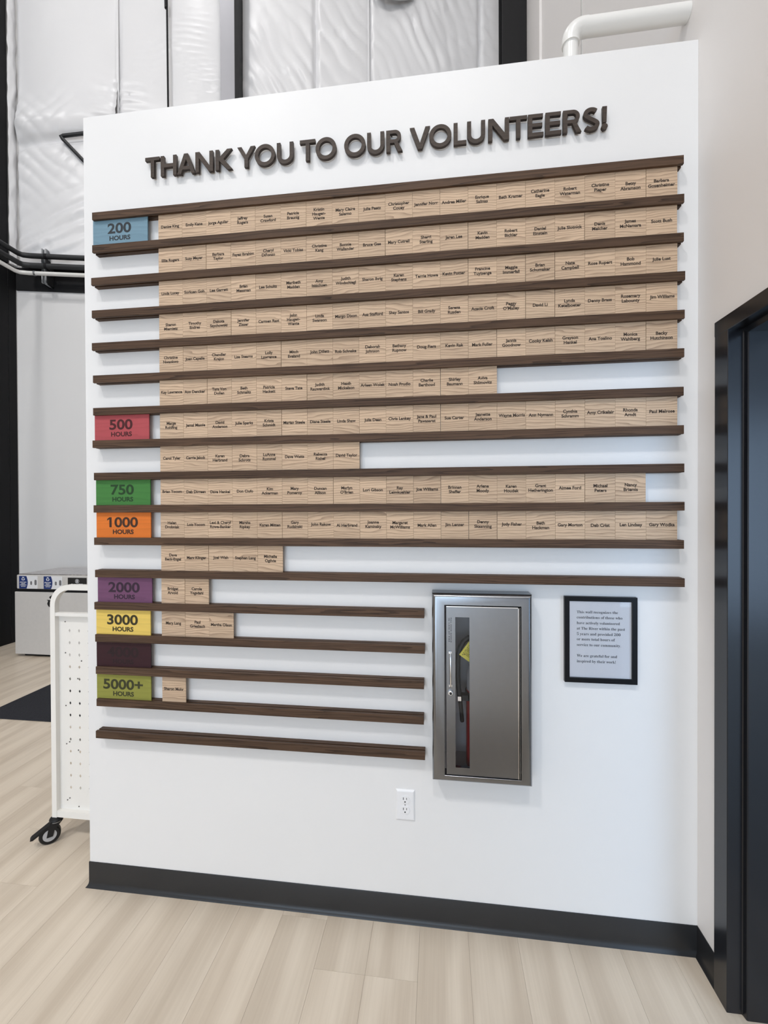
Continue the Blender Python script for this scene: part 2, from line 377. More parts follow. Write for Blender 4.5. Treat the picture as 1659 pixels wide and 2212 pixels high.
for k, num, x0, col, ink, cn in SIGNS:
    z0, z1 = row_z(k); W_ = .2405
    e = empty('hours_sign', (x0, TF, z0-.003))
    sub(obj('board', box(x0, x0+W_, TF, TB, z0-.0035, z1+.0045, .0006), dye('sign_'+cn.replace(' ', '_'), col, .72)), e)
    im = plain('ink_'+cn.replace(' ', '_'), ink, .8)
    zc = (z0+z1)/2
    a = text_mesh(num, .0557, .026, res=6); a.transform(Matrix.Scale(1.25, 4, (1, 0, 0))); b = text_mesh('HOURS', .0246, .036, res=4); b.transform(Matrix.Scale(1.14, 4, (1, 0, 0)))
    if num == '1000':
        bm = bmesh.new(); bm.from_mesh(a); xl = min(v.co.x for v in a.vertices); zt = max(v.co.z for v in a.vertices)
        bm.faces.new([bm.verts.new((xl+dx, 0, zt+dz)) for dx, dz in ((0, -.0008), (-.0095, -.0075), (-.0095, -.0145), (0, -.0085))]); bm.to_mesh(a); bm.free()
    sub(obj('number', a, im, None, (x0+W_/2-(.003 if num != '1000' else -.001), TF-.0004, zc+.0172-.0006*k)), e); sub(obj('lettering', b, im, None, (x0+W_/2-.001, TF-.0004, zc-.0225-.0005*k)), e)
    if num == '4000': lb = 'dark maroon hours sign with barely readable lettering, below the yellow sign'
    else: lb = f'{cn} wooden sign reading {num} HOURS on a ledge rail'
    tag(e, lb, 'sign', 'coloured hours signs')

# ------------------------------------------------------------------ name tiles
NAMES = {
1: "Denise King|Emily Kane|Jorge Aguilar|Jeffrey/Rogers|Susan/Crawford|Patricia/Breunig|Kristin/Haugen-/Wente|Mary Claire/Salerno|Julie Peetz|Christopher/Couey|Jennifer Norr|Andrea Miller|Enrique/Salinas|Beth Kramer|Catherine/Eagle|Robert/Waterman|Christine/Pieper|Betsy/Abramson|Barbara/Gosenheimer",
2: "Ellie Rogers|Suzy Mayer|Barbara/Taylor|Fayez Ibrahim|Cheryl/DiFonzo|Vicki Tobias|Christina/Kang|Bonnie/Wallander|Bruce Gee|Mary Cutrell|Sherri/Sterling|Jaren Lee|Kevin/Madden|Robert/Bichler|Daniel/Einstein|Julie Slotnick|Denis/Melcher|James/McNamara|Scott Bush",
3: "Linda Lucey|Sorkuan Goh|Lee Garrett|Brian/Messman|Lee Schultz|Maribeth/Madden|Amy/Isaachsen|Judith/Windschiegl|Sharon Ihrig|Karen/Stephens|Terrie Howe|Kevin Potter|Francine/Tuyisenge|Maggie/Immerfall|Brian/Schumaker|Nate/Campbell|Rose Rupert|Bob/Hammond|Julie Lust",
4: "Sharon/Miemietz|Timothy/Endres|Dakota/Szychowski|Jennifer/Zisser|Carmen Rast|John/Haugen-/Wente|Linda/Swanson|Margo Dixon|Asa Stafford|Shay Santos|Bill Grady|Serena/Rusden|Acacia Croft|Peggy/O'Malley|David Li|Lynda/Ketelboeter|Denny Brass|Rosemary/Labounty|Jim Williams",
5: "Christine/Nwankwo|Joan Capelle|Chandler/Krajco|Lisa Stearns|Lolly/Lawrence|Mitch/Eveland|John Dillett|Rob Schnake|Deborah/Johnson|Bethany/Rupnow|Doug Fiers|Kevin Rak|Mark Fuller|Jannis/Goodnow|Cooky Kelsh|Grayson/Henkel|Ana Toalino|Monica/Wahlberg|Becky/Hutchinson",
6: "Kay Lawrence|Ann Dencker|Tara Von/Dollen|Beth/Schmaltz|Patricia/Hackett|Steve Tate|Judith/Rauwerdink|Heath/Mickelson|Arleen Wolek|Noah Prudlo|Charlie/Berthoud|Shirley/Baumann|Aviva/Shlimovitz",
7: "Marge/Rohlfing|Jemal Massie|David/Anderson|Julie Sparks|Krista/Schmidt|Marian Steele|Diane Steele|Linda Shaw|Julia Dean|Chris Lankey|Jane & Paul/Pawasarat|Sue Carter|Jeanette/Anderson|Wayne Morris|Ann Nymann|Cynthia/Schramm|Amy Crikelair|Rhonda/Arndt|Paul Melrose",
8: "Carol Tyler|Carrie Jakob|Karen/Herbrand|Debra/Schrotz|LuAnne/Rommel|Dave Watts|Rebecca/Rishel|David Taylor",
9: "Brian Yocom|Deb Dirreen|Dave Henkel|Don Ciufo|Kim/Ackerman|Mary/Pomeroy|Duncan/Allison|Marlyn/O'Brien|Lori Gibson|Ray/Leimkuehler|Joe Williams|Brinnan/Shaffer|Arlene/Moody|Karen/Houdek|Grant/Hetherington|Aimee Ford|Michael/Peters|Nancy/Briemis",
10: "Helen/Drobniak|Lois Yocom|Lexi & Cheryl/Rowe-Banker|Marsha/Ripkey|Karen Mitten|Gary/Rudsinski|John Rakow|Al Herbrand|Joanne/Kaminsky|Margaret/McWilliams|Mark Allen|Jim Lenzer|Denny/Skaanning|Judy Fisher|Beth/Hackman|Gary Morton|Deb Crist|Len Lindsay|Gary Wodka",
11: "Dave/Beck-Engel|Marv Klinger|Joel Wish|Stephen Lang|Michelle/Ogilvie",
12: "Bridget/Arvold|Carole/Yngsdahl",
13: "Mary Lang|Paul/Griesbach|Martha Olson",
15: "Sharon Mohr"}
ROWTXT = {1: 'row beside the light blue sign', 2: 'second name row', 3: 'third name row', 4: 'fourth name row', 5: 'fifth name row', 6: 'sixth name row',
          7: 'row beside the red sign', 8: 'row below the red sign', 9: 'row beside the green sign', 10: 'row beside the orange sign', 11: 'row below the orange sign',
          12: 'row beside the purple sign', 13: 'row beside the yellow sign', 15: 'row'}
TX0, TW = -.0302, .1016
tile_me = {}
for k, s in NAMES.items():
    z0, z1 = row_z(k); names = s.split('|'); zc = (z0+z1)/2
    for c, nm in enumerate(names):
        x = TX0+TW*c+(.001 if k >= 11 else 0)
        gap = random.choice((.0003, .0004, .0004, .0006, .0014))
        gap = round(gap, 4)
        if gap not in tile_me:
            bm = box(0, TW-gap, 0, .005, -.0035, z1-z0+.0045, .0004); me = bpy.data.meshes.new('board'); bm.to_mesh(me); bm.free(); me.materials.append(OAK); tile_me[gap] = me
        e = empty('name_tile', (x, TF+random.uniform(-.0003, .0004), z0))
        obj('board', tile_me[gap], None, e)
        t = nm.replace('/', '\n')
        me = text_mesh(t, .0158, .030, maxw=.0925, line=1.04)
        obj('lettering', me, INK, e, (TW/2-gap/2+random.uniform(-.0012, .0012), -.0004, zc-z0+.001+random.uniform(-.0015, .0015)))
        if len(names) == 1: lb = 'single oak name tile beside the olive green sign'
        else:
            cc = ORD[c]+' from the left'
            if c == 0: cc = 'leftmost'
            elif c == len(names)-1: cc = 'rightmost'
            lb = f'square oak name tile, {cc} in the {ROWTXT[k]}'
            if 2 <= k <= 6: lb += ' from the top'
        tag(e, lb, 'name tile', 'oak name tiles on the ledge rails')

# ------------------------------------------------------------------ raised letters (cap height 1, stroke ~.185)
S_ = .185
def ring_(cx, cz, r, rz, n=40, rev=False):
    p = arc(cx, cz, r, 0, 360*(n-1)/n, n-1, rz); return p[::-1] if rev else p
def glyph(c, w):
    """outline loops in units of the cap height; w = letter width"""
    s = S_
    if c == 'T': return [[(0, 1), (0, 1-s*.9), (w/2-s/2, 1-s*.9), (w/2-s/2, 0), (w/2+s/2, 0), (w/2+s/2, 1-s*.9), (w, 1-s*.9), (w, 1)]]
    if c == 'H': return [[(0, 0), (0, 1), (s, 1), (s, .6), (w-s, .6), (w-s, 1), (w, 1), (w, 0), (w-s, 0), (w-s, .42), (s, .42), (s, 0)]]
    if c == 'A':
        m = w/2; h = .215; sl = (m-.105)/1.0; x = lambda z: sl*z
        ih = 1-.28
        ix = lambda z: .205+ (m-.205)*(z/ih)
        return [[(0, 0), (m-.105, 1), (m+.105, 1), (w, 0), (w-.205, 0), (w-ix(.21), .21), (ix(.21), .21), (.205, 0)],
                [(ix(.375), .375), (w-ix(.375), .375), (m, ih)]]
    if c == 'N': return [[(0, 0), (0, 1), (s*1.22, 1), (w-s, .30), (w-s, 1), (w, 1), (w, 0), (w-s*1.22, 0), (s, .70), (s, 0)]]
    if c == 'K': return [[(0, 0), (0, 1), (s, 1), (s, .60), (w-.27, 1), (w-.02, 1), (.42, .525), (w, 0), (w-.26, 0), (s, .46), (s, 0)]]
    if c == 'Y': return [[(0, 1), (.225, 1), (w/2, .60), (w-.225, 1), (w, 1), (w/2+s/2, .41), (w/2+s/2, 0), (w/2-s/2, 0), (w/2-s/2, .41)]]
    if c == 'O': return [ring_(w/2, .5, w/2, .525), ring_(w/2, .5, w/2-s, .525-s*.96)]
    if c == 'U':
        r = w/2
        return [[(0, 1), (s, 1)]+[(s, .40)]+arc(r, .385, r-s, 180, 360, 16, .385+.02-s)+[(w-s, 1), (w, 1)]+arc(r, .385, r, 360, 180, 20, .41)]
    if c == 'V': return [[(0, 1), (.215, 1), (w/2, .27), (w-.215, 1), (w, 1), (w/2+.10, 0), (w/2-.10, 0)]]
    if c == 'L': return [[(0, 0), (0, 1), (s, 1), (s, .175), (w, .175), (w, 0)]]
    if c == 'E': return [[(0, 0), (0, 1), (w-.02, 1), (w-.02, .83), (s, .83), (s, .59), (w-.05, .59), (w-.05, .42), (s, .42), (s, .17), (w, .17), (w, 0)]]
    if c == 'R':
        b = w-.07; r = .295
        out = [(0, 0), (0, 1), (b-r, 1)]+arc(b-r, 1-r, r, 80, -62, 16)+[(w, 0), (w-.225, 0), (b-r-.035, .405), (s, .405), (s, 0)]
        inn = [(s, .565), (b-r, .565)]+arc(b-r, .7, .135, -80, 80, 10)+[(b-r, .835), (s, .835)]
        return [out, inn]
    if c == 'S':
        cl = []
        # centreline from upper right terminal to lower left terminal
        a1 = arc(w/2+.0, .725, w/2-s/2-.005, 38, 205, 22, .205)
        a2 = arc(w/2+.0, .275, w/2-s/2+.002, 28, -148, 22, .205)
        mid = [(w/2-.10, .555), (w/2+.10, .445)]
        cl = a1+mid+a2
        sm = cl
        for _ in range(3):
            sm = [sm[0]]+[((sm[i-1][0]+2*sm[i][0]+sm[i+1][0])/4, (sm[i-1][1]+2*sm[i][1]+sm[i+1][1])/4) for i in range(1, len(sm)-1)]+[sm[-1]]
        L_, R_ = [], []
        for i, p in enumerate(sm):
            a = sm[max(i-1, 0)]; b = sm[min(i+1, len(sm)-1)]; d = Vector((b[0]-a[0], b[1]-a[1])).normalized(); n = Vector((-d.y, d.x))*s*.49
            L_.append((p[0]+n.x, p[1]+n.y)); R_.append((p[0]-n.x, p[1]-n.y))
        return [L_+R_[::-1]]
    if c == '!': return [[(.035, 1), (w-.03, 1), (w-.055, .30), (.06, .30)]]
LX = [('T', -.0900, -.0280), ('H', -.0232, .0447), ('A', .0469, .1240), ('N', .1250, .1988), ('K', .2095, .2797), ('Y', .3001, .3730), ('O', .3715, .4539), ('U', .4612, .5272),
      ('T', .5532, .6143), ('O', .6152, .6966), ('O', .7269, .8092), ('U', .8153, .8804), ('R', .8878, .9492), ('V', .9763, 1.0516), ('O', 1.0484, 1.1300), ('L', 1.1378, 1.1845),
      ('U', 1.1867, 1.2517), ('N', 1.2627, 1.3366), ('T', 1.3382, 1.4002), ('E', 1.4028, 1.4565), ('E', 1.4635, 1.5181), ('R', 1.5240, 1.5867), ('S', 1.5921, 1.6480), ('!', 1.6542, 1.6751)]
LLAB = ['letter T that begins the word THANK', 'letter H in the word THANK', 'letter A in the word THANK', 'letter N in the word THANK', 'letter K that ends the word THANK',
        'letter Y that begins the word YOU', 'letter O in the word YOU', 'letter U that ends the word YOU', 'letter T that begins the word TO', 'letter O that ends the word TO',
        'letter O that begins the word OUR', 'letter U in the word OUR', 'letter R that ends the word OUR', 'letter V that begins the word VOLUNTEERS', 'letter O in the word VOLUNTEERS',
        'letter L in the word VOLUNTEERS', 'letter U in the word VOLUNTEERS', 'letter N in the word VOLUNTEERS', 'letter T in the word VOLUNTEERS', 'first letter E in the word VOLUNTEERS',
        'second letter E in the word VOLUNTEERS', 'letter R in the word VOLUNTEERS', 'letter S that ends the word VOLUNTEERS', 'exclamation mark closing the thank you line']
CH, ZB = .0795, 2.9172
stud = bpy.data.meshes.new('mounting_stud'); bm = tube([(0, -.010, 0), (0, .0, 0)], .003, 8); bm.to_mesh(stud); bm.free(); stud.materials.append(BLACKP)
for (c, xa, xb), lb in zip(LX, LLAB):
    e = empty('wooden_letter', (xa, 0, ZB)); wd = (xb-xa)/CH
    loops = [[(x*CH, z*CH) for x, z in lp] for lp in glyph(c, wd)]
    o = obj('face_block', fillshape(loops, -.0192, -.008), LETTER, e)
    if c == '!':
        o2 = obj('dot', fillshape([ring_((xb-xa)/2, .0098, .0106, .0103, 24)], -.0192, -.008), LETTER, e)
    zs = {'V': ((.5, .12), (.5, .12)), 'T': ((.5, .15), (.5, .92)), 'Y': ((.5, .15), (.5, .45)), '!': ((.5, .6), (.5, .1))}.get(c)
    if zs is None: zs = ((.09/wd, .45), (.3, .92)) if c in 'ER' else ((.09/wd, .5), (1-.09/wd, .5)) if c in 'HUNO' else ((.16, .1), (.84, .1)) if c == 'A' else ((.1/wd, .3), (.1/wd, .8)) if c in 'KL' else ((.5, .09), (.5, .93))
    for fx, fz in zs: obj('mounting_stud', stud, None, e, (fx*(xb-xa), 0, fz*CH))
    tag(e, 'raised dark wooden '+lb if c != '!' else 'raised dark wooden '+lb, 'letter', 'raised letters of the thank you line')

# ------------------------------------------------------------------ extinguisher cabinet
cab = empty('extinguisher_cabinet', (1.229, 0, .592))
tag(cab, 'brushed stainless fire extinguisher cabinet with a narrow door window', 'cabinet')
FX0, FX1, FZ0, FZ1 = 1.0535, 1.4045, .5935, 1.2735
def rr(l, r_, b, t, y): return [(FX0+l, y, FZ0+b), (FX1-r_, y, FZ0+b), (FX1-r_, y, FZ1-t), (FX0+l, y, FZ1-t)]
rings = [rr(0, 0, 0, 0, 0)]
for a in range(0, 91, 15):
    s_ = .016*(1-math.cos(math.radians(a))); rings.append(rr(s_, s_, s_, s_, -.059-.016*math.sin(math.radians(a))))
rings += [rr(.044, .038, .024, .040, -.075), rr(.0444, .0384, .0244, .0404, -.0746), rr(.0444, .0384, .0244, .0404, -.03)]
o = sub(obj('trim_frame', loft(rings), STEEL), cab); smooth(o, 25)
IX0, IX1, IZ0, IZ1 = 1.094, 1.368, .612, 1.236
bm = boxes([(IX0-.004, IX0, -.035, .105, IZ0, IZ1), (IX1, IX1+.004, -.035, .105, IZ0, IZ1), (IX0-.004, IX1+.004, -.035, .105, IZ0-.004, IZ0), (IX0-.004, IX1+.004, -.035, .105, IZ1, IZ1+.004), (IX0-.004, IX1+.004, .103, .107, IZ0-.004, IZ1+.004)])
sub(obj('inner_box', bm, BOXW), cab)
DX0, DX1, DZ0, DZ1 = 1.1045, 1.3585, .6195, 1.2285
SX0, SX1, SZ0, SZ1 = 1.1365, 1.1865, .6465, 1.189
def rect(x0, x1, z0, z1): return [(x0, z0), (x1, z0), (x1, z1), (x0, z1)]
door = obj('door', fillshape([rect(DX0, DX1, DZ0, DZ1), rect(SX0, SX1, SZ0, SZ1)], -.070, -.056), STEEL)
# rolled edge of the door
sub(door, cab)
def dsub(o): o.parent = door; return o
dsub(obj('edge_bead', boxes([(DX0, DX1, -.0715, -.0695, DZ1-.003, DZ1), (DX1-.003, DX1, -.0715, -.0695, DZ0, DZ1)]), CHROME))
dsub(obj('window_pane', box(SX0-.004, SX1+.004, -.0575, -.0555, SZ0-.004, SZ1+.004), GLASS))
h = obj('handle', tube([(1.1185, -.070, 1.062), (1.1185, -.083, 1.062), (1.1185, -.088, 1.056), (1.1195, -.088, .949), (1.1195, -.083, .943), (1.1195, -.070, .943)], .0032, 12), CHROME); smooth(h); dsub(h)
dsub(obj('handle_post', box(1.1125, 1.1235, -.076, -.069, 1.058, 1.066), CHROME)); dsub(obj('handle_post', box(1.1135, 1.1245, -.076, -.069, .939, .947), CHROME))
lk = obj('lock', tube([(1.119, -.070, .916), (1.119, -.076, .916), (1.119, -.0775, .916)], [.0092, .0088, .0070], 24), CHROME); smooth(lk); dsub(lk)
lh = obj('keyhole', tube([(1.1195, -.0775, .9155), (1.1195, -.0785, .9155)], .0045, 16), BLACKP); dsub(lh)
dsub(obj('hinge', tube([(1.3625, -.071, DZ0), (1.3625, -.071, DZ1)], .0022, 10), STEEL))
INKC = plain('engraved_grey', (.06, .06, .075), .6)
for body, xx, ln in (('IN CASE OF FIRE', 1.1145, .085), ('PULL DOOR HANDLE', 1.1215, .088)):
    g = text_mesh(body, .0062, .015, space=1.25); s_ = ln/g['w']
    g.transform(Matrix.Rotation(math.pi/2, 4, 'Y') @ Matrix.Scale(s_, 4, (1, 0, 0)))
    dsub(obj('lettering', g, INKC, None, (xx, -.0706, 1.142)))

# fire extinguisher inside
fe = empty('fire_extinguisher', (1.2345, .012, .612))
tag(fe, 'red fire extinguisher with black hose behind the cabinet window', 'extinguisher')
def lathe(pr, cx, cy, seg=32):
    return loft([[(cx+r*math.cos(2*math.pi*k/seg), cy+r*math.sin(2*math.pi*k/seg), z) for k in range(seg)] for r, z in pr], True, True, True)
ECX, ECY, ER = 1.2345, .012, .0555
t_ = obj('tank', lathe([(.045, .612), (.053, .615), (ER, .622), (ER, .893), (.053, .900)], ECX, ECY), RED); smooth(t_); sub(t_, fe)
t_ = obj('shoulder', lathe([(.053, .9005), (.053, .955), (.048, .985), (.030, 1.008), (.018, 1.016)], ECX, ECY), BOXW); smooth(t_); sub(t_, fe)
t_ = obj('valve', lathe([(.016, 1.0165), (.016, 1.05), (.020, 1.052), (.020, 1.075), (.010, 1.08)], ECX, ECY, 20), CHROME); smooth(t_); sub(t_, fe)
sub(obj('lever', boxes([(1.20, 1.33, .002, .022, 1.085, 1.095), (1.215, 1.33, .002, .022, 1.055, 1.062)]), BLACKP), fe)
hp_ = [(1.225, -.010, 1.095), (1.205, -.022, 1.108), (1.185, -.030, 1.105), (1.168, -.033, 1.092), (1.156, -.034, 1.072), (1.149, -.034, 1.045), (1.1465, -.034, 1.01), (1.1465, -.034, .965), (1.149, -.034, .925), (1.153, -.034, .89)]
hh = obj('hose', tube(hp_, .0092, 16), BLACKP); smooth(hh); sub(hh, fe)
hh = obj('nozzle', tube([(1.153, -.034, .895), (1.1575, -.034, .85), (1.1615, -.034, .80), (1.162, -.034, .796)], [.0085, .0072, .0075, .0062], 16), BLACKP); smooth(hh); sub(hh, fe)
sub(obj('hose_clip', boxes([(1.146, 1.158, -.0445, -.023, .876, .892)]), CHROME), fe)
hh = obj('strap', tube([(ECX, ECY, .868), (ECX, ECY, .896)], ER+.004, 32), BLACKP); smooth(hh); sub(hh, fe)
sub(obj('strap_arm', box(1.158, 1.184, -.036, -.008, .874, .894), BLACKP), fe)
tg = empty('inspection_tag', (1.151, -.047, 1.047))
tag(tg, 'yellow inspection tag hanging over the extinguisher hose', 'tag')
ux, uz = Vector((.58, 0, .815)), Vector((.815, 0, -.58)); P0 = Vector((1.151, 0, 1.047))
def tq(u0, u1, v0, v1, y0, y1):
    pts = [(P0+ux*u+uz*v) for u, v in ((u0, v0), (u1, v0), (u1, v1), (u0, v1))]
    return prism([(p.x, p.z) for p in pts], y0, y1)
sub(obj('card', tq(0, .085, 0, .055, -.0475, -.047), YELLOW), tg)
bm = bmesh.new()
random.seed(3)
for v in range(10):
    u = .012
    while u < .07:
        l_ = random.uniform(.004, .016)
        pts = [(P0+ux*a+uz*b) for a, b in ((u, .008+v*.0046), (u+l_, .008+v*.0046), (u+l_, .0098+v*.0046), (u, .0098+v*.0046))]
        prism([(p.x, p.z) for p in pts], -.0478, -.04752, bm); u += l_+.003
sub(obj('print', bm, plain('tag_print', (.16, .14, .02), .8)), tg)
bm = bmesh.new()
for u, v in ((.008, .0105), (.012, .0145), (.055, .012)):
    c = P0+ux*u+uz*v; prism(arc(c.x, c.z, .0018, 0, 330, 11), -.0479, -.0476, bm)
sub(obj('punch_hole', bm, BLACKL), tg)

# ------------------------------------------------------------------ framed notice
NX0, NX1, NZ0, NZ1 = 1.5285, 1.7750, .9520, 1.2610
fn = empty('framed_notice', ((NX0+NX1)/2, 0, NZ0)); tag(fn, 'black framed printed notice on the wall right of the steel cabinet', 'notice')
FB = .0165
sub(obj('frame', fillshape([rect(NX0, NX1, NZ0, NZ1), rect(NX0+FB, NX1-FB, NZ0+FB, NZ1-FB)], -.016, 0), FRAMEB), fn)
pp = obj('paper', box(NX0+.012, NX1-.012, -.0065, -.0055, NZ0+.012, NZ1-.012), PAPER); sub(pp, fn)
LINES = ['This wall recognizes the', 'contributions of those who', 'have actively volunteered', 'at The River within the past', '5 years and provided 200', 'or more total hours of', 'service to our community.', '', 'We are grateful for and', 'inspired by their work!']
TXL, TZ1, TLS = 1.5725, 1.2050, .01975
ref = text_mesh(LINES[3], .0165, -.004, 'LEFT', True)['w']
for i, ln in enumerate(LINES):
    if not ln: continue
    # baseline-true placement: keep the font's own baseline by centring against a reference glyph
    me = text_mesh(ln, .0165*.164/ref, .0, 'LEFT', True, res=2)
    desc = any(ch in ln for ch in 'gpyj')
    o = obj('text_line', me, PRINT, None, (TXL, -.0068, TZ1-i*TLS-(.0018 if desc else 0)))
    o.parent = pp
sub(obj('glass_pane', box(NX0+.013, NX1-.013, -.0100, -.0090, NZ0+.013, NZ1-.013), GLASS), fn)

# ------------------------------------------------------------------ outlet
OX0, OX1, OZ0, OZ1 = .9130, .9850, .3915, .5095
ol = empty('wall_outlet', ((OX0+OX1)/2, 0, OZ0)); tag(ol, 'white duplex wall outlet below the ledge rails', 'outlet')
def orr(i, y): return [(OX0+i, y, OZ0+i), (OX1-i, y, OZ0+i), (OX1-i, y, OZ1-i), (OX0+i, y, OZ1-i)]
sub(obj('cover_plate', loft([orr(0, 0), orr(0, -.0015), orr(.004, -.0052), orr(.007, -.0062)], True, False, True), WHITEP), ol)
for zc in (.4725, .4335):
    xc = (OX0+OX1)/2-.001
    pts = [p for p in arc(xc, zc, .0172, -50, 50, 10)]+[p for p in arc(xc, zc, .0172, 130, 230, 10)]
    pts = [(x, max(zc-.0142, min(zc+.0142, z))) for x, z in pts]
    rc = obj('receptacle', prism(pts, -.0082, -.0055), WHITEP); sub(rc, ol)
    sl = obj('slot', boxes([(xc-.0072, xc-.0050, -.0086, -.008, zc+.0005, zc+.0095), (xc+.0050, xc+.0070, -.0086, -.008, zc+.0012, zc+.0088)]), BLACKP); sl.parent = rc
    sl = obj('ground_slot', prism(arc(xc, zc-.0072, .0027, 0, 330, 11), -.0086, -.008), BLACKP); sl.parent = rc
sub(obj('screw', prism(arc((OX0+OX1)/2-.001, .453, .0022, 0, 330, 11), -.0068, -.006), GALV), ol)

# ------------------------------------------------------------------ rolling cart behind the partition
ct = empty('rolling_cart', (-.45, .60, 0)); tag(ct, 'white metal rolling cart with perforated end panel, standing behind the display wall', 'cart')
CX0, CX1, CYF, CZT, HWT = -.7405, -.1595, .2125, 1.2145, .0125
def cpart(name, bm, mat=WHITEM): return sub(obj(name, bm, mat), ct)
CYB = 1.05
for yy in (CYF, CYB):
    pts = [(CX0, yy, .118), (CX0, yy, CZT-.085)]+[(x, yy, z) for x, z in arc(CX0+.085, CZT-.085, .085, 172, 98, 8)]+[(CX0+.085, yy, CZT), (CX1-.085, yy, CZT)]+[(x, yy, z) for x, z in arc(CX1-.085, CZT-.085, .085, 82, 8, 8)]+[(CX1, yy, CZT-.085), (CX1, yy, .118)]
    o = cpart('end_frame', sq_tube(pts, HWT)); smooth(o, 30)
    cpart('top_bar', box(CX0+HWT, CX1-HWT, yy-.011, yy+.011, 1.078, 1.094))
    cpart('bottom_bar', box(CX0+HWT, CX1-HWT, yy-.011, yy+.011, .120, .150))
def perf(yy):
    x0, x1, z0, z1 = CX0+HWT, CX1-HWT, .150, 1.078
    xs = [-.6715+.0498*k for k in range(10)]; zs = [1.005-.0578*k for k in range(14)]
    bm = bmesh.new(); y = yy; hw, hh_ = .0054, .0084
    cxs = [x0]+[xs[0]-.0246]+[x+.0246 for x in xs]+[x1]; czs = [z1, zs[0]+.0286]+[z-.0286 for z in zs]+[z0]
    def q(a, b, c, d): bm.faces.new([bm.verts.new((p[0], y, p[1])) for p in (a, b, c, d)])
    for i in range(len(cxs)-1):
        for j in range(len(czs)-1):
            a, b, t, u = cxs[i], cxs[i+1], czs[j], czs[j+1]
            if b <= a or t <= u: continue
            if 1 <= i <= len(xs) and 1 <= j <= len(zs):
                cx, cz = xs[i-1], zs[j-1]; D = [(cx-hw, cz), (cx, cz+hh_), (cx+hw, cz), (cx, cz-hh_)]
                Q = [(a, u), (a, t), (b, t), (b, u)]
                E_ = [(a, cz), (cx, t), (b, cz), (cx, u)]
                for k in range(4):
                    q(D[k], E_[k], Q[(k+1) % 4], E_[(k+1) % 4]) if False else None
                    v = [D[k], E_[k], Q[(k+1) % 4], E_[(k+1) % 4], D[(k+1) % 4]]
                    bm.faces.new([bm.verts.new((p[0], y, p[1])) for p in v])
            else: q((a, u), (a, t), (b, t), (b, u))
    bmesh.ops.remove_doubles(bm, verts=bm.verts, dist=1e-5)
    r_ = bmesh.ops.extrude_face_region(bm, geom=list(bm.faces))
    for v in r_['geom']:
        if isinstance(v, bmesh.types.BMVert): v.co.y += .0012
    bmesh.ops.recalc_face_normals(bm, faces=bm.faces); return bm
cpart('perforated_panel', perf(CYF+.010)); cpart('perforated_panel', perf(CYB-.010))
for z in (.16, .46, .76): cpart('shelf', box(CX0+HWT, CX1-HWT, CYF+.02, CYB-.02, z, z+.014))
SCR = plain('dark_screw', (.10, .09, .085), .5)
for x, z in ((-.694, 1.047), (-.694, .898), (-.61, .862), (-.694, .645), (-.63, .777), (-.692, .462), (-.676, .472), (-.63, .435), (-.69, .192), (-.678, .202), (-.63, .165)):
    cpart('screw', prism(arc(x, z, .0030, 0, 330, 11), CYF+.0085, CYF+.0105), SCR)
def caster(x, y, rolling):
    e = obj('caster', tube([(0, 0, .118), (0, 0, .112), (0, 0, .106), (0, 0, .100)], [.012, .027, .030, .024], 20), BLACKP); smooth(e); e.location = (x, y, 0); sub(e, ct)
    d = Vector((math.cos(rolling), math.sin(rolling), 0)); ax = Vector((-d.y, d.x, 0)); c = d*-.026+Vector((0, 0, .043))
    def ring(off, r): return [c+ax*off+(d*math.cos(t)+Vector((0, 0, 1))*math.sin(t))*r for t in [2*math.pi*k/28 for k in range(28)]]
    wh = obj('wheel', loft([ring(-.015, .028), ring(-.015, .038), ring(-.011, .0425), ring(.011, .0425), ring(.015, .038), ring(.015, .028)], True, True, True), BLACKP); smooth(wh, 30); wh.parent = e
    hb = obj('hub', loft([ring(-.0162, .012), ring(-.0162, .027), ring(.0162, .027), ring(.0162, .012)], True, True, True), plain('hub_grey', (.45, .45, .46), .4) if 'hub_grey' not in bpy.data.materials else bpy.data.materials['hub_grey']); hb.parent = e
    bm = bmesh.new()
    for s in (-1, 1):
        pts = [Vector((0, 0, .104))+d*.026, Vector((0, 0, .104))-d*.026, c-d*.012+Vector((0, 0, -.006)), c+d*.012+Vector((0, 0, -.006)), c+d*.018+Vector((0, 0, .02))]
        a = [bm.verts.new(p+ax*s*.0175) for p in pts]; b = [bm.verts.new(p+ax*s*.0205) for p in pts]
        bm.faces.new(a); bm.faces.new(b)
        for i in range(5): bm.faces.new((a[i], a[(i+1) % 5], b[(i+1) % 5], b[i]))
    bmesh.ops.recalc_face_normals(bm, faces=bm.faces)
    fk = obj('fork', bm, BLACKP); fk.parent = e
    bp = [(-.015, .100), (-.045, .082), (-.095, .052), (-.100, .046), (-.090, .044), (-.045, .070), (-.012, .088)]
    rg = [[d*u+Vector((0, 0, z))+ax*s*(.016) for u, z in bp] for s in (-1, 1)]
    bk_ = obj('brake_pedal', loft(rg, True, True, True), BLACKP); bk_.parent = e
    rg_ = obj('swivel_ring', tube([(0, 0, .1005), (0, 0, .0975)], .0265, 20), GALV); rg_.parent = e
    return e
caster(CX0, CYF, math.radians(42)); caster(CX1, CYF, math.radians(20)); caster(CX0, CYB, math.radians(60)); caster(CX1, CYB, math.radians(35))

